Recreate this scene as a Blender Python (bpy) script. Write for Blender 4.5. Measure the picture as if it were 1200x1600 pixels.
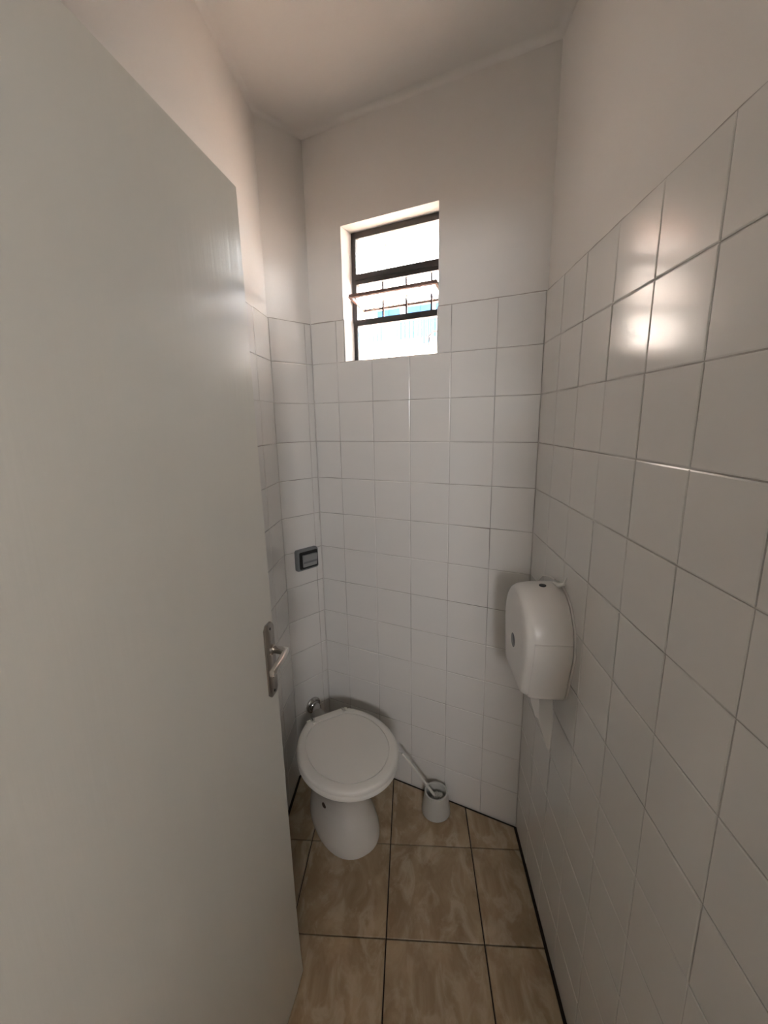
import bpy, bmesh, math, random
from mathutils import Vector, Matrix
random.seed(7)
for o in list(bpy.data.objects): bpy.data.objects.remove(o)
scene = bpy.context.scene
COL = scene.collection

# ------------------------------------------------------------------ camera
CAMH = 1.5765
yaw, pitch, roll = -0.0657, 0.2114, 0.0177
fw = Vector((math.sin(yaw)*math.cos(pitch), math.cos(yaw)*math.cos(pitch), -math.sin(pitch)))
rt = Vector((math.cos(yaw), -math.sin(yaw), 0)); dn = fw.cross(rt)
r2 = rt*math.cos(roll) + dn*math.sin(roll); d2 = -rt*math.sin(roll) + dn*math.cos(roll)
cd = bpy.data.cameras.new('camera'); cam = bpy.data.objects.new('camera', cd); COL.objects.link(cam)
cd.sensor_fit = 'VERTICAL'; cd.sensor_height = 36; cd.lens = 662.58/1600*36
cd.clip_start = 0.01; cd.clip_end = 200
up = -d2; bk = -fw
cam.matrix_world = Matrix(((r2.x, up.x, bk.x, 0), (r2.y, up.y, bk.y, 0), (r2.z, up.z, bk.z, CAMH), (0, 0, 0, 1)))
scene.camera = cam

# ------------------------------------------------------------------ world, sun, exposure
w = bpy.data.worlds.new('sky'); scene.world = w; w.use_nodes = True
bg = w.node_tree.nodes['Background']
bg.inputs['Color'].default_value = (0.985, 0.985, 1.0, 1); bg.inputs['Strength'].default_value = 44.0
sd_ = bpy.data.lights.new('sun_offscreen', 'SUN'); sun = bpy.data.objects.new('sun_offscreen', sd_); COL.objects.link(sun)
sd_.energy = 340.0; sd_.angle = 0.009; sd_.color = (1.0, 0.93, 0.84)
sun.rotation_euler = Vector((-0.32, -0.26, -0.91)).to_track_quat('-Z', 'Y').to_euler()
sun.location = (4, 6, 8)
vs = scene.view_settings
scene.display_settings.display_device = 'sRGB'
vs.view_transform = 'Standard'; vs.look = 'None'; vs.gamma = 1; vs.use_curve_mapping = False
vs.exposure = 0.30

# ------------------------------------------------------------------ plan (metres; tiled faces)
XR = 0.4082
C = Vector((XR, 1.4082)); L = Vector((-0.3904, 1.7560)); S = Vector((-0.5145, 1.6168)); XL = -0.5145
BR = (C - L).normalized()                 # along back wall, left to right
BN = Vector((-BR.y, BR.x))                # out of the room through back wall
SR = (L - S).normalized(); SN = Vector((-SR.y, SR.x))
YF = 0.22; FT = 0.15                      # inner face of front wall, its thickness
ZC = 2.592; TT = 0.004; PR = 0.15268; RH = 0.15; NROW = 13
WL = L + BR*0.1497                        # window opening, left end at inner face
WW, WZ0, WZ1 = 0.376, 1.802, 2.266

# ------------------------------------------------------------------ materials
def mat(name, col, rough=0.5, metal=0.0, spec=0.5):
    m = bpy.data.materials.new(name); m.use_nodes = True
    b = m.node_tree.nodes['Principled BSDF']
    b.inputs['Base Color'].default_value = (*col, 1); b.inputs['Roughness'].default_value = rough
    b.inputs['Metallic'].default_value = metal; b.inputs['Specular IOR Level'].default_value = spec
    return m
def N(m, t, **kw):
    n = m.node_tree.nodes.new(t)
    for k, v in kw.items(): setattr(n, k, v)
    return n
def lk(m, a, b): m.node_tree.links.new(a, b)
def coords(m, scale=(1, 1, 1), kind='Object'):
    tc = N(m, 'ShaderNodeTexCoord'); mp = N(m, 'ShaderNodeMapping'); mp.inputs['Scale'].default_value = scale
    lk(m, tc.outputs[kind], mp.inputs['Vector']); return mp.outputs['Vector']
def bump(m, scale, strength, dist=0.002, detail=3, stretch=(1, 1, 1)):
    v = coords(m, stretch); n = N(m, 'ShaderNodeTexNoise'); n.inputs['Scale'].default_value = scale; n.inputs['Detail'].default_value = detail
    lk(m, v, n.inputs['Vector']); b = N(m, 'ShaderNodeBump'); b.inputs['Strength'].default_value = strength; b.inputs['Distance'].default_value = dist
    lk(m, n.outputs['Fac'], b.inputs['Height']); lk(m, b.outputs['Normal'], m.node_tree.nodes['Principled BSDF'].inputs['Normal']); return n
def tint(m, ca, cb, scale, detail=4, lo=0.35, hi=0.65, stretch=(1, 1, 1)):
    v = coords(m, stretch); n = N(m, 'ShaderNodeTexNoise'); n.inputs['Scale'].default_value = scale; n.inputs['Detail'].default_value = detail
    lk(m, v, n.inputs['Vector']); r = N(m, 'ShaderNodeValToRGB')
    r.color_ramp.elements[0].position = lo; r.color_ramp.elements[0].color = (*ca, 1)
    r.color_ramp.elements[1].position = hi; r.color_ramp.elements[1].color = (*cb, 1)
    lk(m, n.outputs['Fac'], r.inputs['Fac']); lk(m, r.outputs['Color'], m.node_tree.nodes['Principled BSDF'].inputs['Base Color']); return r
M = {}
M['plaster'] = mat('plaster', (.86, .83, .79), .75); tint(M['plaster'], (.85, .82, .78), (.875, .845, .805), 3.0); bump(M['plaster'], 60, .25, .0012)
M['tile'] = mat('tile', (.85, .83, .795), .17, 0, .42); tint(M['tile'], (.835, .815, .78), (.865, .845, .81), 2.0); bump(M['tile'], 45, .16, .0014, 4, (1, 1, .45))
M['grout'] = mat('grout', (.6, .57, .53), .6); tint(M['grout'], (.30, .27, .24), (.76, .73, .69), 5.0)
M['dust'] = mat('dust', (.42, .38, .34), .9)
M['doorpaint'] = mat('doorpaint', (.70, .675, .60), .30); bump(M['doorpaint'], 75, .26, .0016, 5, (1, 1, .05)); tint(M['doorpaint'], (.675, .655, .585), (.705, .685, .615), 4, stretch=(1, 1, .3))
M['floorgrout'] = mat('floorgrout', (.028, .02, .014), .9)
M['steelblack'] = mat('steelblack', (.016, .012, .012), .45)
M['rod'] = mat('rod', (.03, .022, .022), .6, 0, .2)
M['sashmetal'] = mat('sashmetal', (.12, .07, .06), .7, 0, .2); tint(M['sashmetal'], (.07, .042, .036), (.16, .10, .085), 40)
M['ceramic'] = mat('ceramic', (.80, .785, .74), .12); M['plastic'] = mat('plastic', (.82, .79, .73), .30)
M['dispenser'] = mat('dispenser', (.83, .80, .755), .28); M['smoke'] = mat('smoke', (.10, .10, .105), .25)
M['chrome'] = mat('chrome', (.55, .53, .51), .22, 1.0); M['steel'] = mat('steel', (.36, .33, .30), .30, 1.0); M['lever'] = mat('lever', (.72, .70, .67), .22, 1.0)
M['greyplastic'] = mat('greyplastic', (.20, .205, .21), .35); M['greysilver'] = mat('greysilver', (.36, .365, .37), .32, .4); M['blackplastic'] = mat('blackplastic', (.012, .012, .012), .4)
M['rubber'] = mat('rubber', (.42, .40, .36), .5)
M['paper'] = mat('paper', (.86, .84, .80), .9)
M['holder'] = mat('holder', (.62, .61, .57), .35); M['bristle'] = mat('bristle', (.70, .69, .64), .7)
M['mud'] = mat('mud', (.05, .03, .02), .8)
M['ground'] = mat('ground', (.58, .43, .35), .9); tint(M['ground'], (.54, .40, .32), (.62, .46, .38), 3)
M['peach'] = mat('peach', (.40, .37, .35), .85); bump(M['peach'], 40, .2)
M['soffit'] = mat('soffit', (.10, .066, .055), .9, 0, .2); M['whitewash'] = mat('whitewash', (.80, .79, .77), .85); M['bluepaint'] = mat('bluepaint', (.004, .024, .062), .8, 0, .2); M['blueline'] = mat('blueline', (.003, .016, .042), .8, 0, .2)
def floor_material(seed):
    m = mat('floor_tile_%d' % seed, (.5, .4, .3), .34)
    tc = N(m, 'ShaderNodeTexCoord'); mp = N(m, 'ShaderNodeMapping'); mp.inputs['Location'].default_value = (seed*1.37, seed*2.11, 0); mp.inputs['Rotation'].default_value = (0, 0, .5)
    mp.inputs['Scale'].default_value = (1.5, .8, 1)
    lk(m, tc.outputs['Object'], mp.inputs['Vector'])
    n1 = N(m, 'ShaderNodeTexNoise'); n1.inputs['Scale'].default_value = 8; n1.inputs['Detail'].default_value = 9; n1.inputs['Roughness'].default_value = .62; n1.inputs['Distortion'].default_value = .8
    lk(m, mp.outputs['Vector'], n1.inputs['Vector']); r1 = N(m, 'ShaderNodeValToRGB')
    r1.color_ramp.elements[0].position = .36; r1.color_ramp.elements[0].color = (.29, .208, .115, 1)
    r1.color_ramp.elements[1].position = .66; r1.color_ramp.elements[1].color = (.45, .355, .232, 1)
    lk(m, n1.outputs['Fac'], r1.inputs['Fac'])
    n2 = N(m, 'ShaderNodeTexNoise'); n2.inputs['Scale'].default_value = 11; n2.inputs['Detail'].default_value = 8; n2.inputs['Roughness'].default_value = .6; n2.inputs['Distortion'].default_value = 1.0
    lk(m, mp.outputs['Vector'], n2.inputs['Vector']); r2_ = N(m, 'ShaderNodeValToRGB')
    e = r2_.color_ramp.elements; e[0].position = .49; e[0].color = (0, 0, 0, 1); e[1].position = .64; e[1].color = (.6, .6, .6, 1)
    x = r2_.color_ramp.elements.new(.76); x.color = (.15, .15, .15, 1)
    lk(m, n2.outputs['Fac'], r2_.inputs['Fac'])
    mx = N(m, 'ShaderNodeMix', data_type='RGBA'); lk(m, r2_.outputs['Color'], mx.inputs['Factor']); lk(m, r1.outputs['Color'], mx.inputs['A']); mx.inputs['B'].default_value = (.55, .47, .35, 1)
    lk(m, mx.outputs['Result'], m.node_tree.nodes['Principled BSDF'].inputs['Base Color'])
    bump(m, 30, .12, .001, 3); return m
FM = [floor_material(i) for i in range(4)]
def glass_material():
    m = bpy.data.materials.new('fluted_glass'); m.use_nodes = True; nt = m.node_tree; nt.nodes.clear()
    out = N(m, 'ShaderNodeOutputMaterial'); mix = N(m, 'ShaderNodeMixShader'); mix.inputs['Fac'].default_value = 1.0
    t = N(m, 'ShaderNodeBsdfTransparent'); t.inputs['Color'].default_value = (.97, .98, .98, 1)
    g = N(m, 'ShaderNodeBsdfGlass'); g.inputs['IOR'].default_value = 1.45; g.inputs['Roughness'].default_value = .0; g.inputs['Color'].default_value = (.97, .98, .98, 1)
    lk(m, t.outputs[0], mix.inputs[1]); lk(m, g.outputs[0], mix.inputs[2]); lk(m, mix.outputs[0], out.inputs[0]); return m
M['glass'] = glass_material()

# ------------------------------------------------------------------ mesh helpers
class MB:
    def __init__(s): s.v = []; s.f = []
    def add(s, vs, fs):
        b = len(s.v); s.v += [tuple(x) for x in vs]; s.f += [tuple(b+i for i in f) for f in fs]; return s
    def box(s, x0, x1, y0, y1, z0, z1):
        vs = [(x, y, z) for z in (z0, z1) for y in (y0, y1) for x in (x0, x1)]
        return s.add(vs, [(0, 2, 3, 1), (4, 5, 7, 6), (0, 1, 5, 4), (2, 6, 7, 3), (0, 4, 6, 2), (1, 3, 7, 5)])
    def loft(s, rings, cap0=True, cap1=True):
        n = len(rings[0]); b = len(s.v)
        for r in rings: s.v += [tuple(p) for p in r]
        for i in range(len(rings)-1):
            for j in range(n):
                k = (j+1) % n
                s.f.append((b+i*n+j, b+i*n+k, b+(i+1)*n+k, b+(i+1)*n+j))
        if cap0: s.f.append(tuple(b+j for j in reversed(range(n))))
        if cap1: s.f.append(tuple(b+(len(rings)-1)*n+j for j in range(n)))
        return s
    def lathe(s, prof, c=(0, 0, 0), axis=(0, 0, 1), n=28, cap0=True, cap1=True):
        a = Vector(axis).normalized(); q = a.to_track_quat('Z', 'Y'); c = Vector(c)
        rings = [[c + q @ Vector((r*math.cos(2*math.pi*j/n), r*math.sin(2*math.pi*j/n), h)) for j in range(n)] for r, h in prof]
        return s.loft(rings, cap0, cap1)
    def tube(s, pts, rad, n=10):
        pts = [Vector(p) for p in pts]; rads = rad if isinstance(rad, (list, tuple)) else [rad]*len(pts)
        rings = []; ref = None
        for i, p in enumerate(pts):
            d = (pts[min(i+1, len(pts)-1)] - pts[max(i-1, 0)]).normalized()
            if ref is None: ref = d.orthogonal().normalized()
            u = (ref - d*ref.dot(d)).normalized(); ref = u; v = d.cross(u)
            rings.append([p + (u*math.cos(2*math.pi*j/n) + v*math.sin(2*math.pi*j/n))*rads[i] for j in range(n)])
        return s.loft(rings)
    def obj(s, name, m, parent=None, smooth=False, bevel=0, seg=2, subsurf=0):
        me = bpy.data.meshes.new(name); me.from_pydata(s.v, [], s.f)
        bm = bmesh.new(); bm.from_mesh(me); bmesh.ops.recalc_face_normals(bm, faces=bm.faces)
        if bevel:
            ed = [e for e in bm.edges if len(e.link_faces) == 2 and e.calc_face_angle(0) > .5]
            bmesh.ops.bevel(bm, geom=ed, offset=bevel, segments=seg, affect='EDGES', profile=.5)
        bm.to_mesh(me); bm.free()
        me.materials.append(m)
        if smooth:
            for p in me.polygons: p.use_smooth = True
            me.set_sharp_from_angle(angle=math.radians(38))
        o = bpy.data.objects.new(name, me); COL.objects.link(o)
        if parent is not None: o.parent = parent
        return o
def frame2(o, d, nrm):           # world matrix with x along d (plan), y along nrm (plan), z up
    return Matrix(((d.x, nrm.x, 0, o.x), (d.y, nrm.y, 0, o.y), (0, 0, 1, 0), (0, 0, 0, 1)))
def struct(o): o['kind'] = 'structure'; return o
def tag(o, label, cat, group=None):
    o['label'] = label; o['category'] = cat
    if group: o['group'] = group
    return o
def empty(name, mw=None, loc=None):
    o = bpy.data.objects.new(name, None); o.empty_display_size = .05; COL.objects.link(o)
    if mw is not None: o.matrix_world = mw
    if loc is not None: o.location = loc
    return o

# ------------------------------------------------------------------ shell walls (local: x along wall, y outwards, z up)
WT = 0.102
def wall_back():
    b = MB(); ln = (C-L).length; x0, x1 = -.10, ln+.12; a = 0.1497; c = a+WW
    xs = [x0, a, c, x1]; zs = [-.06, WZ0, WZ1, ZC+.1]; ids = {}
    def V(i, y, k):
        key = (i, y, k)
        if key not in ids: ids[key] = len(b.v); b.v.append((xs[i], y, zs[k]))
        return ids[key]
    for y in (TT, WT):
        for i in range(3):
            for k in range(3):
                if (i, k) == (1, 1): continue
                b.f.append((V(i, y, k), V(i+1, y, k), V(i+1, y, k+1), V(i, y, k+1)))
    for (i, k), (j, l) in [((1, 1), (2, 1)), ((2, 1), (2, 2)), ((2, 2), (1, 2)), ((1, 2), (1, 1)),
                           ((0, 0), (1, 0)), ((1, 0), (2, 0)), ((2, 0), (3, 0)), ((3, 0), (3, 1)), ((3, 1), (3, 2)), ((3, 2), (3, 3)),
                           ((3, 3), (2, 3)), ((2, 3), (1, 3)), ((1, 3), (0, 3)), ((0, 3), (0, 2)), ((0, 2), (0, 1)), ((0, 1), (0, 0))]:
        b.f.append((V(i, TT, k), V(j, TT, l), V(j, WT, l), V(i, WT, k)))
    o = b.obj('wall_back', M['plaster']); o.matrix_world = frame2(L, BR, BN); return struct(o)
W_BACK = wall_back()
def plain_wall(name, o2, d, nrm, x0, x1):
    o = MB().box(x0, x1, TT, WT, -.06, ZC+.1).obj(name, M['plaster']); o.matrix_world = frame2(o2, d, nrm); return struct(o)
W_CORNER = plain_wall('wall_corner', S, SR, SN, -.06, (L-S).length+.06)
RR = Vector((0, -1)); RN = Vector((1, 0))           # right wall: from back corner towards the door
W_RIGHT = plain_wall('wall_right', C, RR, RN, -.12, C.y-YF+FT)
LR = Vector((0, 1)); LN = Vector((-1, 0)); LO = Vector((XL, YF))
W_LEFT = plain_wall('wall_left', LO, LR, LN, -FT, S.y-YF+.06)
# front wall with the doorway
DX0, DX1, DZ = -.43, .30, 2.06
b = MB(); b.box(XL-.02, DX0, YF-FT, YF, -.06, ZC+.1); b.box(DX1, XR+.02, YF-FT, YF, -.06, ZC+.1); b.box(DX0, DX1, YF-FT, YF, DZ, ZC+.1)
struct(b.obj('wall_front', M['plaster']))

# ------------------------------------------------------------------ wall tiles: every tile a part of its wall
def tile_mesh(wd, ht, name='tile'):
    g = .0011; i1 = g; i2 = g+.0022; t = TT
    def ring(i, y): return [(i, y, i), (wd-i, y, i), (wd-i, y, ht-i), (i, y, ht-i)]
    vs = ring(i1, t) + ring(i1, .0010) + ring(i2, 0)
    fs = []
    for a in (0, 4):
        for j in range(4): fs.append((a+j, a+(j+1) % 4, a+4+(j+1) % 4, a+4+j))
    fs.append((8, 9, 10, 11))
    me = bpy.data.meshes.new(name); me.from_pydata(vs, [], fs)
    bm = bmesh.new(); bm.from_mesh(me)
    bm.normal_update()
    cf = [f for f in bm.faces if len(f.verts) == 4][-1]
    if cf.normal.y > 0: bmesh.ops.reverse_faces(bm, faces=bm.faces)
    bm.to_mesh(me); bm.free(); me.materials.append(M['tile']); return me
CACHE = {}
def put_tile(parent, x, z, wd, ht, jit=1.0):
    key = (round(wd, 3), round(ht, 3))
    if key not in CACHE: CACHE[key] = tile_mesh(*key)
    o = bpy.data.objects.new('tile', CACHE[key]); COL.objects.link(o); o.parent = parent
    o.location = (x, random.uniform(-.0004, .0002)*jit, z)
    o.rotation_euler = (math.radians(random.gauss(0, .12))*jit, math.radians(random.gauss(0, .06))*jit, math.radians(random.gauss(0, .12))*jit)
def tile_wall(parent, joints, hole=None):
    for k in range(NROW):
        z0, z1 = k*RH, (k+1)*RH
        for a, c in zip(joints[:-1], joints[1:]):
            if hole and z1 > hole[2]+.01 and c > hole[0] and a < hole[1]:
                if a < hole[0]-.004: put_tile(parent, a, z0, hole[0]-a, RH)
                if c > hole[1]+.004: put_tile(parent, hole[1], z0, c-hole[1], RH)
                continue
            put_tile(parent, a, z0, c-a, RH)
    x0, x1 = joints[0], joints[-1]
    # grout bed just behind the tile faces
    g = MB()
    if hole:
        g.box(x0, x1, .0019, TT+.002, 0, hole[2]); g.box(x0, hole[0], .0019, TT+.002, hole[2], NROW*RH); g.box(hole[1], x1, .0019, TT+.002, hole[2], NROW*RH)
    else: g.box(x0, x1, .0019, TT+.002, 0, NROW*RH)
    g.obj('grout', M['grout'], parent)
    zt = NROW*RH; d = MB()
    for xa, xb in ([(x0, hole[0]), (hole[1], x1)] if hole else [(x0, x1)]):
        nseg = max(2, int((xb-xa)/.03)); up = [(xa+(xb-xa)*i/nseg, zt+.0018+random.uniform(0, .0022)) for i in range(nseg+1)]
        d.loft([[(x, TT-.0022, zt-.001), (x, TT+.001, zt-.001), (x, TT+.001, z), (x, TT-.0002, z)] for x, z in up])
    d.obj('dusty_ledge', M['dust'], parent)
ln = (C-L).length
bj = [0] + [ln-.1443-k*PR for k in range(4, -1, -1)] + [ln]
tile_wall(W_BACK, bj, (0.1497, 0.1497+WW, WZ0))
sl = (L-S).length
tile_wall(W_CORNER, [0, .157, sl])
rj = [0] + [C.y-(.9548+k*PR) for k in (2, 1, 0, -1, -2, -3, -4)] + [C.y-YF]
tile_wall(W_RIGHT, rj)
llen = S.y-YF; lj = [0] + [llen-PR*k for k in range(9, 0, -1) if llen-PR*k > .02] + [llen]
tile_wall(W_LEFT, lj)
# tiles on the window reveal below the tile line
for z0, z1 in ((WZ0, 1.95),):
    o = MB().box(0, .0035, .004, .085, z0, z1).obj('reveal_tile', M['tile'], W_BACK); o.location = (0.1497, 0, 0)
    o = MB().box(-.0035, 0, .004, .085, z0, z1).obj('reveal_tile', M['tile'], W_BACK); o.location = (0.1497+WW, 0, 0)

# ------------------------------------------------------------------ ceiling with rounded cove
inner = [Vector((XR, YF)), C.copy(), L.copy(), S.copy(), Vector((XL, YF))]
def offset_poly(poly, d):
    n = len(poly); out = []
    for i in range(n):
        p0, p1, p2 = poly[i-1], poly[i], poly[(i+1) % n]
        e1 = (p1-p0).normalized(); e2 = (p2-p1).normalized()
        n1 = Vector((-e1.y, e1.x)); n2 = Vector((-e2.y, e2.x))
        bis = (n1+n2); out.append(p1 + bis*(d/(1+n1.dot(n2))))
    return out
ceil = MB(); big = offset_poly(inner, -.14)
ceil.loft([[(p.x, p.y, ZC) for p in big], [(p.x, p.y, ZC+.12) for p in big]])
CEIL = struct(ceil.obj('ceiling', M['plaster']))
cv = MB(); R = .018; rings = []
for k in range(9):
    a = k/8*math.pi/2
    pl = offset_poly(inner, R*(1-math.cos(a))-TT+.0004)
    rings.append([(p.x, p.y, ZC-R+R*math.sin(a)-.0002) for p in pl])
cv.loft(rings, False, False)
cove = cv.obj('cove', M['plaster'], CEIL, smooth=False)
for p in cove.data.polygons: p.use_smooth = True

# ------------------------------------------------------------------ floor: grout bed and each floor tile
fl = MB(); bigf = offset_poly(inner, -.05); fl.loft([[(p.x, p.y, -.06) for p in bigf], [(p.x, p.y, -.008) for p in bigf]])
FLOOR = struct(fl.obj('floor', M['floorgrout']))
def clip(poly, p, nrm):
    out = []
    for i in range(len(poly)):
        a, c = poly[i], poly[(i+1) % len(poly)]; da = (a-p).dot(nrm); dc = (c-p).dot(nrm)
        if da >= 0: out.append(a)
        if da*dc < 0: out.append(a + (c-a)*(da/(da-dc)))
    return out
PF, F0X, F0Y = .30327, -.0835, 1.6159
lim = offset_poly(inner, .0095)
def floor_tile(poly, mi):
    if len(poly) < 3: return
    ar = sum(poly[i].x*poly[(i+1) % len(poly)].y - poly[(i+1) % len(poly)].x*poly[i].y for i in range(len(poly)))/2
    if abs(ar) < 2e-4: return
    c = sum(poly, Vector((0, 0)))/len(poly); loc = [p-c for p in poly]
    ins = offset_poly(loc, .0009)
    b = MB(); b.loft([[(p.x, p.y, -.010) for p in loc], [(p.x, p.y, -.0009) for p in loc], [(p.x, p.y, 0) for p in ins]], True, True)
    o = b.obj('floor_tile', FM[mi], FLOOR); o.location = (c.x, c.y, 0)
    o.rotation_euler = (random.gauss(0, .0008), random.gauss(0, .0008), 0)
for i in range(-2, 3):
    for j in range(-1, 7):
        g = .0020; x0, x1 = F0X+i*PF+g, F0X+(i+1)*PF-g; y1, y0 = F0Y-j*PF-g, F0Y-(j+1)*PF+g
        poly = [Vector((x0, y0)), Vector((x1, y0)), Vector((x1, y1)), Vector((x0, y1))]
        for k in range(len(lim)):
            p, q = lim[k], lim[(k+1) % len(lim)]
            e = (q-p).normalized(); poly = clip(poly, p, Vector((-e.y, e.x)))
            if len(poly) < 3: break
        if len(poly) >= 3: floor_tile(poly, (i*2+j*3+i*j) % 4)

# ------------------------------------------------------------------ door (local: x along leaf from hinge, y out of the visible face, z up)
HG = Vector((-.408, .222)); CR = Vector((-.331, .918)); DE = (CR-HG).normalized(); DN = Vector((DE.y, -DE.x)); DW = (CR-HG).length; DH = 2.026
b = MB(); nx, nz = 14, 26
def warp(x, z):
    t = x/DW
    return -.010*t*(z/DH-.35) + .007*math.exp(-z/.10)*math.exp(-((DW-x-.05)/.12)**2)
def dv(i, k): return (i/nx*DW, .005+k/nz*(DH-.005))
for side, y in ((0, 0), (1, -.035)):
    for k in range(nz+1):
        for i in range(nx+1):
            x, z = dv(i, k); b.v.append((x, y+warp(x, z), z))
n1 = nx+1; off = n1*(nz+1)
for k in range(nz):
    for i in range(nx):
        q = (k*n1+i, k*n1+i+1, (k+1)*n1+i+1, (k+1)*n1+i); b.f.append(q); b.f.append(tuple(off+t for t in reversed(q)))
for k in range(nz): b.f.append((k*n1, (k+1)*n1, off+(k+1)*n1, off+k*n1)); b.f.append((k*n1+nx, off+k*n1+nx, off+(k+1)*n1+nx, (k+1)*n1+nx))
for i in range(nx): b.f.append((i, off+i, off+i+1, i+1)); a = nz*n1; b.f.append((a+i, a+i+1, off+a+i+1, off+a+i))
DOOR = struct(b.obj('door_1', M['doorpaint'], smooth=True)); DOOR.matrix_world = frame2(HG, DE, DN)
DOOR['label'] = 'cream painted wooden door standing open into the toilet room'
# escutcheon plate
b = MB(); x0, x1, z0, z1 = .650, .693, .936, 1.121; cc = .010
pl = [(x0+cc, z0), (x1-cc, z0), (x1, z0+cc), (x1, z1-cc), (x1-cc, z1), (x0+cc, z1), (x0, z1-cc), (x0, z0+cc)]
cx, cz = (x0+x1)/2, (z0+z1)/2
b.loft([[(x, -.006, z) for x, z in pl], [(x, .003, z) for x, z in pl], [(cx+(x-cx)*.90, .005, cz+(z-cz)*.975) for x, z in pl]])
plate = b.obj('handle_plate', M['steel'], DOOR, smooth=True)
for sx, sz in ((.6715, 1.108), (.6715, .985), (.6715, .948)):
    MB().lathe([(.0035, .0045), (.0035, .0058), (.002, .0062)], (sx, 0, sz), (0, 1, 0), 10).obj('screw', M['blackplastic'], plate, smooth=True)
MB().lathe([(.012, .004), (.012, .010), (.0095, .012)], (.6715, 0, 1.056), (0, 1, 0), 20).obj('collar', M['steel'], plate, smooth=True)
b = MB(); hw, hh = .0075, .0065
b.loft([[(.6715-hw, .010, 1.057-hh), (.6715+hw, .010, 1.057-hh), (.6715+hw, .010, 1.057+hh), (.6715-hw, .010, 1.057+hh)],
        [(.656-hw, .050, 1.063-hh), (.656+hw*1.2, .053, 1.063-hh), (.656+hw*1.2, .053, 1.063+hh), (.656-hw, .043, 1.063+hh)],
        [(.576, .043, 1.055-hh), (.576, .055, 1.055-hh), (.576, .055, 1.055+hh), (.576, .043, 1.055+hh)]])
b.obj('lever_handle', M['lever'], DOOR, smooth=True, bevel=.0018)
for hz in (.25, 1.05, 1.80):
    MB().lathe([(.006, -.04), (.007, -.038), (.007, .038), (.006, .04)], (-.004, .004, hz), (0, 0, 1), 14).obj('hinge', M['steel'], DOOR, smooth=True)
# door jambs around the opening
b = MB(); b.box(DX0, DX0+.022, YF-FT-.01, YF+.008, 0, DZ); b.box(DX1-.022, DX1, YF-FT-.01, YF+.008, 0, DZ); b.box(DX0+.022, DX1-.022, YF-FT-.01, YF+.008, DZ-.022, DZ)
struct(b.obj('trim_1', M['doorpaint'], bevel=.002))

# ------------------------------------------------------------------ window (local: x along wall from opening's left, y outwards, z up)
b = MB(); FD0, FD1 = .074, .098
for (x0, x1, z0, z1, y0, y1) in [(0.001, .019, WZ0, WZ1, FD0, FD1), (WW-.019, WW-.001, WZ0, WZ1, FD0, FD1), (.019, WW-.019, 2.243, WZ1-.001, FD0, FD1), (.019, WW-.019, WZ0, 1.812, FD0, FD1)]:
    b.box(x0, x1, y0, y1, z0, z1)
WIN = struct(b.obj('window_1', M['steelblack'])); WIN.matrix_world = frame2(WL, BR, BN)
WIN['label'] = 'small black steel awning window with ribbed glass in the back wall'
tr = MB(); tr.box(.019, WW-.019, .068, .098, 2.100, 2.120); tr.box(.019, WW-.019, .074, .10, 2.086, 2.0995); tr.obj('transom', M['steelblack'], WIN)
tr = MB(); tr.box(.019, WW-.019, .070, .098, 1.938, 1.9595); tr.obj('transom', M['steelblack'], WIN)
for x in (.120, .217, .316):
    MB().box(x-.003, x+.003, .096, .102, 1.9595, 2.086).obj('security_bar', M['rod'], WIN)
def fluted(x0, x1, z0, z1, pitch=.0165, amp=.0016):
    n = max(2, round((x1-x0)/pitch)); m = n*8; b = MB(); top = []; 
    for zz in (z0, z1):
        for i in range(m+1):
            x = x0+(x1-x0)*i/m; b.v.append((x, -.0015-amp*(.5+.5*math.cos(2*math.pi*i/8)), zz))
        for i in range(m+1): b.v.append((x0+(x1-x0)*i/m, .0015, zz))
    k = m+1
    for i in range(m):
        b.f.append((i, i+1, 2*k+i+1, 2*k+i)); b.f.append((k+i+1, k+i, 3*k+i, 3*k+i+1))
        b.f.append((i+1, i, k+i, k+i+1)); b.f.append((2*k+i, 2*k+i+1, 3*k+i+1, 3*k+i))
    b.f.append((0, 2*k, 3*k, k)); b.f.append((m, k+m, 3*k+m, 2*k+m)); return b
for z0, z1 in ((2.1205, 2.2425), (1.8125, 1.9375)):
    o = fluted(.0195, WW-.0195, z0, z1).obj('glass_pane', M['glass'], WIN, smooth=True); o.location = (0, .086, 0)
# tilted sash
sash = MB(); sw0, sw1, sh = .012, WW-.014, .0575
for (x0, x1, z0, z1) in [(sw0, sw1, sh-.009, sh), (sw0, sw1, -sh, -sh+.009), (sw0, sw0+.009, -sh+.009, sh-.009), (sw1-.009, sw1, -sh+.009, sh-.009)]:
    sash.box(x0, x1, -.006, .006, z0, z1)
SASH = sash.obj('sash', M['sashmetal'], WIN); SASH.location = (0, .080, 2.020); SASH.rotation_euler = (math.radians(73), 0, 0)
SASH['label'] = 'tilted opening sash of the window'
fluted(sw0+.0095, sw1-.0095, -sh+.0095, sh-.0095, .0205, .0014).obj('glass_pane', M['glass'], SASH, smooth=True)
# pull lever with ring at the lower right
b = MB(); b.tube([(.352, .066, 1.885), (.340, .055, 1.884), (.330, .048, 1.872), (.326, .046, 1.866)], .0022, 8)
ringp = [(.324+.0045*math.cos(a), .045, 1.853+.013*math.sin(a)) for a in [2*math.pi*i/18 for i in range(18)]]
b.tube(ringp+[ringp[0]], .0018, 8); lv = b.obj('pull_ring', M['chrome'], WIN, smooth=True); lv['label'] = 'small metal pull ring of the window'

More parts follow.
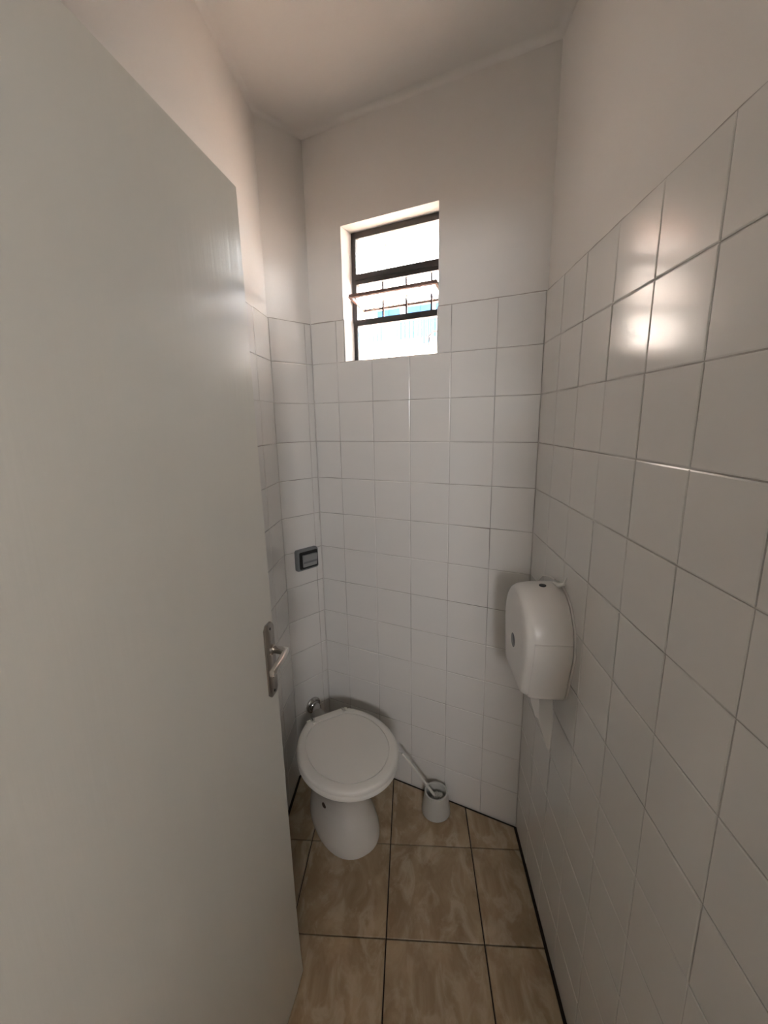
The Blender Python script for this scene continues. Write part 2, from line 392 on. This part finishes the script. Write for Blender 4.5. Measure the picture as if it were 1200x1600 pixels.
# ------------------------------------------------------------------ toilet (local: x forward, y to its right in view, z up)
TO = Vector((-.338, 1.480)); TA = Vector((.53, -.848)).normalized(); TP = Vector((-TA.y, TA.x))
TM = frame2(TO, TA, TP)
TOI = empty('toilet', TM); tag(TOI, 'white ceramic toilet with closed plastic lid set diagonally in the corner', 'toilet')
def egg(u0, u1, hw, z, n=44, p=2.3, back=.0, vo=0):
    cu, a = (u0+u1)/2, (u1-u0)/2; r = []
    for j in range(n):
        t = 2*math.pi*j/n; c_, s_ = math.cos(t), math.sin(t)
        x = a*math.copysign(abs(c_)**(2/p), c_); y = hw*math.copysign(abs(s_)**(2/p), s_)
        if x < 0: y *= 1-back*(-x/a)**2
        r.append((cu+x, vo+y, z))
    return r
st = [(-.125, .270, .123, 0), (-.125, .270, .124, .012), (-.122, .263, .120, .035), (-.116, .246, .109, .08), (-.110, .232, .097, .13), (-.10, .23, .096, .185),
      (-.095, .250, .108, .24), (-.085, .290, .132, .29), (-.075, .340, .155, .335), (-.065, .368, .167, .365), (-.06, .374, .169, .383)]
b = MB(); b.loft([egg(a, c, h, z, back=.18 if z < .25 else .3, vo=.019*(1-min(1, z/.3))) for a, c, h, z in st] + [egg(-.045, .36, .156, .388, back=.3)])
b.obj('bowl', M['ceramic'], TOI, smooth=True)
b = MB(); b.lathe([(.0115, -.006), (.0115, .002), (.008, .0040)], (.136, -.0800, .155), (.35, -.93, .05), 14); b.obj('bolt_hole', M['mud'], TOI, smooth=True)
def lid_outline(z, d=0.0, nf=36, nb=10):
    # half outline from back centre to front, mirrored
    hw = .179-d; cu = .195; front = .401-d; pts = []
    back = [(0+d*.9, .094-d), (.055, .160-d), (.110, .181-d), (cu, hw)]
    for k in range(nb):
        t = k/nb; m0 = 1-t
        x = m0**3*back[0][0]+3*m0*m0*t*back[1][0]+3*m0*t*t*(cu-.07)+t**3*cu
        y = m0**3*back[0][1]+3*m0*m0*t*(back[1][1]-.012)+3*m0*t*t*hw+t**3*hw
        pts.append((x, y))
    for k in range(nf//2+1):
        a = math.pi/2*(1-k/(nf//2)); pts.append((cu+(front-cu)*math.cos(a), hw*math.sin(a)))
    full = pts + [(x, -y) for x, y in reversed(pts[:-1])]
    return [(x, y, z) for x, y in full]
b = MB(); b.loft([lid_outline(.388, .006), lid_outline(.390, .001), lid_outline(.400, .0), lid_outline(.4055, .003)]); b.obj('seat', M['plastic'], TOI, smooth=True)
b = MB(); b.loft([lid_outline(.4065, .003), lid_outline(.409, .0005), lid_outline(.418, .0005), lid_outline(.424, .004), lid_outline(.4275, .010), lid_outline(.4288, .020), lid_outline(.4288, .0325), lid_outline(.4282, .0332), lid_outline(.4250, .0335), lid_outline(.4250, .0345)])
LID = b.obj('lid', M['plastic'], TOI, smooth=True)
b = MB(); b.loft([lid_outline(.4251, .0358), lid_outline(.4280, .0359), lid_outline(.4288, .0366)]); b.obj('inner_panel', M['plastic'], LID, smooth=True)
b = MB(); b.box(-.002, .032, -.058, .058, .4286, .4318); b.obj('hinge_cover', M['plastic'], LID, smooth=True, bevel=.002)
for s in (-1, 1):
    b = MB(); y0, y1 = s*.0665-.0055, s*.0665+.0055        # raised lip around a real slot
    b.box(-.002, .027, y0, y0+.0018, .4284, .4330); b.box(-.002, .027, y1-.0018, y1, .4284, .4330); b.box(.0252, .027, y0+.0018, y1-.0018, .4284, .4330)
    b.obj('hinge_slot', M['plastic'], LID)
    b = MB(); b.box(-.014, .016, s*.078-.009, s*.078+.009, .387, .4200); b.obj('hinge', M['plastic'], TOI, smooth=True, bevel=.003)

# ------------------------------------------------------------------ flush pipe between corner wall and toilet
PW = Vector((-.452, 1.686, .314)); PE = Vector((TO.x-TA.x*.078, TO.y-TA.y*.078, .322)); pd = (PE-PW).normalized()
FP = empty('flush_pipe', loc=(PW.x, PW.y, 0)); tag(FP, 'short chrome flush pipe from corner wall to toilet back', 'pipe')
loc = lambda v: Vector(v)-Vector((PW.x, PW.y, 0))
nS = Vector((-SN.x, -SN.y, 0))
MB().lathe([(.037, .001), (.037, .004), (.033, .010), (.024, .013), (.0235, .020), (.0215, .022)], loc(PW), nS, 32).obj('wall_flange', M['chrome'], FP, smooth=True)
MB().tube([loc(PW+nS*.004), loc(PW+nS*.03), loc(PW.lerp(PE, .5)), loc(PE)], .0195, 20).obj('tube', M['chrome'], FP, smooth=True)
q = PW.lerp(PE, .50)
MB().lathe([(.021, 0), (.030, .004), (.032, .012), (.032, .040), (.030, (PE-q).length-.002)], loc(q), pd, 28).obj('rubber_collar', M['rubber'], FP, smooth=True)

# ------------------------------------------------------------------ flush valve on corner wall (local x along wall, y into the room)
FVC = Vector((-.4475, 1.6925)); FV = empty('flush_valve', frame2(FVC, SR, -SN)); tag(FV, 'square grey flush button plate on the tiled corner wall', 'flush valve')
def rrect(x, z, r, y, cx=0, cz=0, n=5):
    out = []
    for sx, sz, a0 in ((1, 1, 0), (-1, 1, 90), (-1, -1, 180), (1, -1, 270)):
        for k in range(n):
            a = math.radians(a0+90*k/(n-1)); out.append((cx+sx*(x-r)+r*math.cos(a), y, cz+sz*(z-r)+r*math.sin(a)))
    return out
zc = 1.013
MB().loft([rrect(.054, .046, .010, .0, 0, zc), rrect(.054, .046, .010, .012, 0, zc), rrect(.051, .043, .009, .018, 0, zc), rrect(.046, .038, .008, .020, 0, zc)]).obj('plate', M['greyplastic'], FV, smooth=True)
MB().loft([rrect(.045, .037, .006, .0195, .001, zc), rrect(.045, .037, .006, .0212, .001, zc)]).obj('recess', M['blackplastic'], FV)
b = MB(); prof = [(.034, -.026, .020), (.034, -.026, .026), (.034, -.004, .030), (.034, .020, .027), (.034, .026, .020)]
b.loft([[(-.030, y, zc+z), (.038, y, zc+z)] for x, z, y in []] or [[(-.031, .0212, zc-.029), (.039, .0212, zc-.029), (.039, .0212, zc+.025), (-.031, .0212, zc+.025)],
        [(-.030, .028, zc-.028), (.038, .028, zc-.028), (.038, .034, zc+.024), (-.030, .034, zc+.024)]])
b.obj('button', M['greysilver'], FV, smooth=True, bevel=.0025)
b = MB(); b.box(-.029, .037, .0285, .0315, zc-.012, zc-.004); b.obj('button_ridge', M['greyplastic'], FV, bevel=.001)

# ------------------------------------------------------------------ paper dispenser on right wall (local x: -world y... x along wall away from camera, y into the room)
PD = empty('paper_dispenser', frame2(Vector((XR-.0008, 1.117)), Vector((0, 1)), Vector((-1, 0)))); tag(PD, 'white plastic jumbo roll dispenser mounted on the tiled wall', 'dispenser')
ZD = 1.0
def disp(sc, y, grow=0.0, zmin=None, zmax=None, n=64):
    pts = []; r = .1335
    a0, a1 = math.radians(-18), math.radians(198)
    for k in range(41):
        a = a0+(a1-a0)*k/40; pts.append((r*math.cos(a), r*math.sin(a)))
    bl, bz, cr = .098, -.158, .022
    def corner(s):
        out = []
        for k in range(7):
            t = k/6
            p0 = Vector((-s*(bl+.006), bz+cr)); p1 = Vector((-s*bl, bz)); p2 = Vector((-s*(bl-cr), bz))
            out.append(tuple(p0*(1-t)**2+p1*2*t*(1-t)+p2*t*t))
        return out
    left = corner(1); right = [(-x, z) for x, z in reversed(left)]
    pts += left + right
    return [(x*(sc+grow), y, ZD-.01+(z+.01)*(sc+grow)) for x, z in pts]
MB().loft([disp(1.012, 0), disp(1.012, .003), disp(1.004, .0045)]).obj('back_plate', M['dispenser'], PD, smooth=True)
MB().loft([disp(.955, .004), disp(.955, .009)]).obj('spacer', M['dispenser'], PD)   # real recess between plate and cover
cov = MB(); cov.loft([disp(1.0, .0065), disp(1.0, .010), disp(.985, .075), disp(.972, .094), disp(.945, .107), disp(.905, .1155), disp(.86, .1195), disp(.70, .1210), disp(.35, .1215)])
COV = cov.obj('cover', M['dispenser'], PD, smooth=True)
# lower shell, slightly proud of the cover, ends at a seam
def lower(sc, y, seam=.022):
    p = [(x, yy, z) for x, yy, z in disp(sc, y)]
    out = []
    for x, yy, z in p: out.append((x, yy, min(z, ZD+seam)))
    return out
lo = MB(); lo.loft([lower(1.020, .0085), lower(1.022, .011), lower(1.008, .078), lower(.996, .092), lower(.972, .100)]); lo.obj('lower_shell', M['dispenser'], PD, smooth=True)
MB().lathe([(.020, .1195), (.020, .1222), (.0185, .1224)], (.0, 0, ZD-.035), (0, 1, 0), 28).obj('level_window', M['smoke'], PD, smooth=True)
b = MB(); b.lathe([(.0095, .128), (.0095, .1332), (.008, .1336)], (0, .052, ZD), (-.06, 0, 1), 20); b.obj('key_hole', M['blackplastic'], PD, smooth=True)
# paper
def sheet(name, pts_l, pts_r, m, parent=None, th=.0006):
    b = MB(); rings = []
    for a, c in zip(pts_l, pts_r):
        a, c = Vector(a), Vector(c); nn = Vector((th, 0, 0)); rings.append([a-nn, c-nn, c+nn, a+nn])
    b.loft(rings); return b.obj(name, m, parent, smooth=True)
o = sheet('toilet_paper', [(.352, 1.135, .853), (.350, 1.138, .82), (.353, 1.140, .785), (.356, 1.128, .765), (.361, 1.088, .735), (.366, 1.045, .706), (.368, 1.030, .697)],
      [(.372, 1.020, .853), (.374, 1.020, .82), (.376, 1.018, .785), (.376, 1.017, .765), (.374, 1.014, .735), (.372, 1.012, .706), (.370, 1.011, .694)], M['paper'])
tag(o, 'white toilet paper tail ending in a torn point below the dispenser', 'toilet paper')
o = sheet('toilet_paper', [(.332, 1.082, .853), (.330, 1.080, .83), (.333, 1.072, .80), (.340, 1.050, .772)], [(.346, 1.050, .853), (.345, 1.048, .83), (.346, 1.042, .80), (.347, 1.036, .772)], M['paper'])
tag(o, 'small rolled flap of toilet paper hanging just under the dispenser', 'toilet paper')
b = MB(); b.tube([(.404, 1.30, 1.075), (.400, 1.25, 1.108), (.398, 1.19, 1.128), (.398, 1.14, 1.137)], .002, 8); 
o = b.obj('cable_tie', M['dispenser'], smooth=True); tag(o, 'thin white plastic tie looped over the top of the dispenser', 'cable tie')
b = MB(); b.tube([(.388, 1.118, 1.137), (.392, 1.090, 1.140), (.398, 1.072, 1.150), (.401, 1.064, 1.172)], [.004, .006, .0045, .0012], 8)
o = b.obj('paper_scrap', M['paper'], smooth=True); tag(o, 'torn white paper scrap sticking up from the dispenser edge', 'paper scrap')

# ------------------------------------------------------------------ toilet brush and holder
HC = Vector((.097, 1.463, 0)); HH = .096
b = MB(); b.lathe([(.055, 0), (.058, .003), (.058, .010), (.0475, HH-.006), (.0475, HH-.001), (.0465, HH), (.0405, HH), (.0395, HH-.002), (.046, .02), (.046, .008)], (0, 0, 0), n=40, cap0=True, cap1=True)
o = b.obj('brush_holder', M['holder'], smooth=True); o.location = HC; tag(o, 'white conical plastic toilet brush holder on the floor', 'brush holder')
TB = empty('toilet_brush', loc=(HC.x, HC.y, .009)); tag(TB, 'white toilet brush leaning out of its holder beside the toilet', 'toilet brush')
hl = [Vector((.0, .0, .045)), Vector((-.012, .003, .07)), Vector((-.032, .006, .099)), Vector((-.068, .010, .148)), Vector((-.105, .018, .198)), Vector((-.139, .022, .241))]
MB().tube(hl, [.006, .006, .0055, .0042, .0042, .0055], 10).obj('handle', M['plastic'], TB, smooth=True)
MB().lathe([(.004, -.004), (.009, -.002), (.009, .002), (.004, .004)], hl[2]+Vector((-.006, .001, .009)), (hl[3]-hl[2]), 14).obj('handle_collar', M['plastic'], TB, smooth=True)
b = MB()
for k in range(150):
    th = random.uniform(0, 2*math.pi); ph = random.uniform(-.5, 1.45)
    d = Vector((math.cos(th)*math.cos(ph), math.sin(th)*math.cos(ph), math.sin(ph)))
    c0 = Vector((.008, -.004, .047)); r = random.uniform(.027, .033)
    b.tube([c0+d*.008, c0+d*r], [.0022, .0011], 5)
b.obj('bristles', M['bristle'], TB)

# ------------------------------------------------------------------ outside: roof eave, courtyard, neighbour; hall behind the door
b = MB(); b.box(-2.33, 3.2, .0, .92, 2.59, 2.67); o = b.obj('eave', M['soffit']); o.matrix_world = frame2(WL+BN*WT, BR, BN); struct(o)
struct(MB().box(-14, 14, -12, 16, -.2, -.062).obj('ground', M['ground']))
NM = frame2(WL, BR, BN)
o = MB().box(-2.52, -2.35, WT, 5.2, -.06, 4.2).obj('wall_courtyard', M['peach']); o.matrix_world = NM; struct(o)
NB = empty('neighbour_house', NM); tag(NB, 'white neighbouring house with blue painted upper band seen through window', 'building')
MB().box(-2.34, 6.0, 4.6, 4.8, -.06, 3.36).obj('lower_wall', M['whitewash'], NB)
for k in range(14):                      # blue boards with white gaps between them
    wdt = (.36, .42, .435, .44, .445)[min(k, 4)]
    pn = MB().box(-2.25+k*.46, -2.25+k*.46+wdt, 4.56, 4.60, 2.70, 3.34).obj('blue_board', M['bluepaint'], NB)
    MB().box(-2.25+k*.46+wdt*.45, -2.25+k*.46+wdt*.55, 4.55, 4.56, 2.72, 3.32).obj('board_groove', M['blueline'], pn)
b = MB(); b.box((C-L).length+.16, 3.6, 0, WT, 0, 2.59); b.box(-2.2, -.14, 0, WT, 0, 2.59); o = b.obj('wall_facade', M['plaster']); o.matrix_world = frame2(L, BR, BN); struct(o)
# hall
HX0, HX1, HY = -1.0, 1.1, -1.35; HF = YF-FT
struct(MB().box(HX0-.15, HX1+.15, HY-1.3, HF, ZC, ZC+.12).obj('ceiling_hall', M['plaster']))  # hall ceiling plus unseen overhang, added to shade the hall opening
struct(MB().box(HX0-.15, HX1+.15, HY-.15, YF+.05, -.06, -.0605+.058).obj('floor_hall', M['whitewash']))
struct(MB().box(HX0-.15, HX0, HY-.15, HF, 0, ZC).obj('wall_hall_left', M['plaster']))
struct(MB().box(HX1, HX1+.15, HY-.15, HF, 0, ZC).obj('wall_hall_right', M['plaster']))
OX0, OX1, OZ0, OZ1 = .03, .39, 1.58, 1.94  # unseen opening, added and sized to let fill sky light into the hall
b = MB(); b.box(HX0, OX0, HY-.15, HY, 0, ZC); b.box(OX1, HX1, HY-.15, HY, 0, ZC); b.box(OX0, OX1, HY-.15, HY, OZ1, ZC); b.box(OX0, OX1, HY-.15, HY, 0, OZ0)
struct(b.obj('wall_hall_front', M['plaster']))
b = MB(); b.box(HX0-.15, XL-.15, HF, HF+.12, 0, ZC); b.box(XR+.15, HX1+.15, HF, HF+.12, 0, ZC); struct(b.obj('wall_hall_back', M['plaster']))
# sky portal filling the hall opening: gives no light of its own, only guides the sampling of the sky through it
ld = bpy.data.lights.new('hall_sky_offscreen', 'AREA'); ld.shape = 'RECTANGLE'; ld.size = OX1-OX0; ld.size_y = OZ1-OZ0; ld.cycles.is_portal = True
o = bpy.data.objects.new('hall_sky_offscreen', ld); COL.objects.link(o); o.location = ((OX0+OX1)/2, HY-.16, (OZ0+OZ1)/2)
o.rotation_euler = Vector((0, 1, 0)).to_track_quat('-Z', 'Z').to_euler()
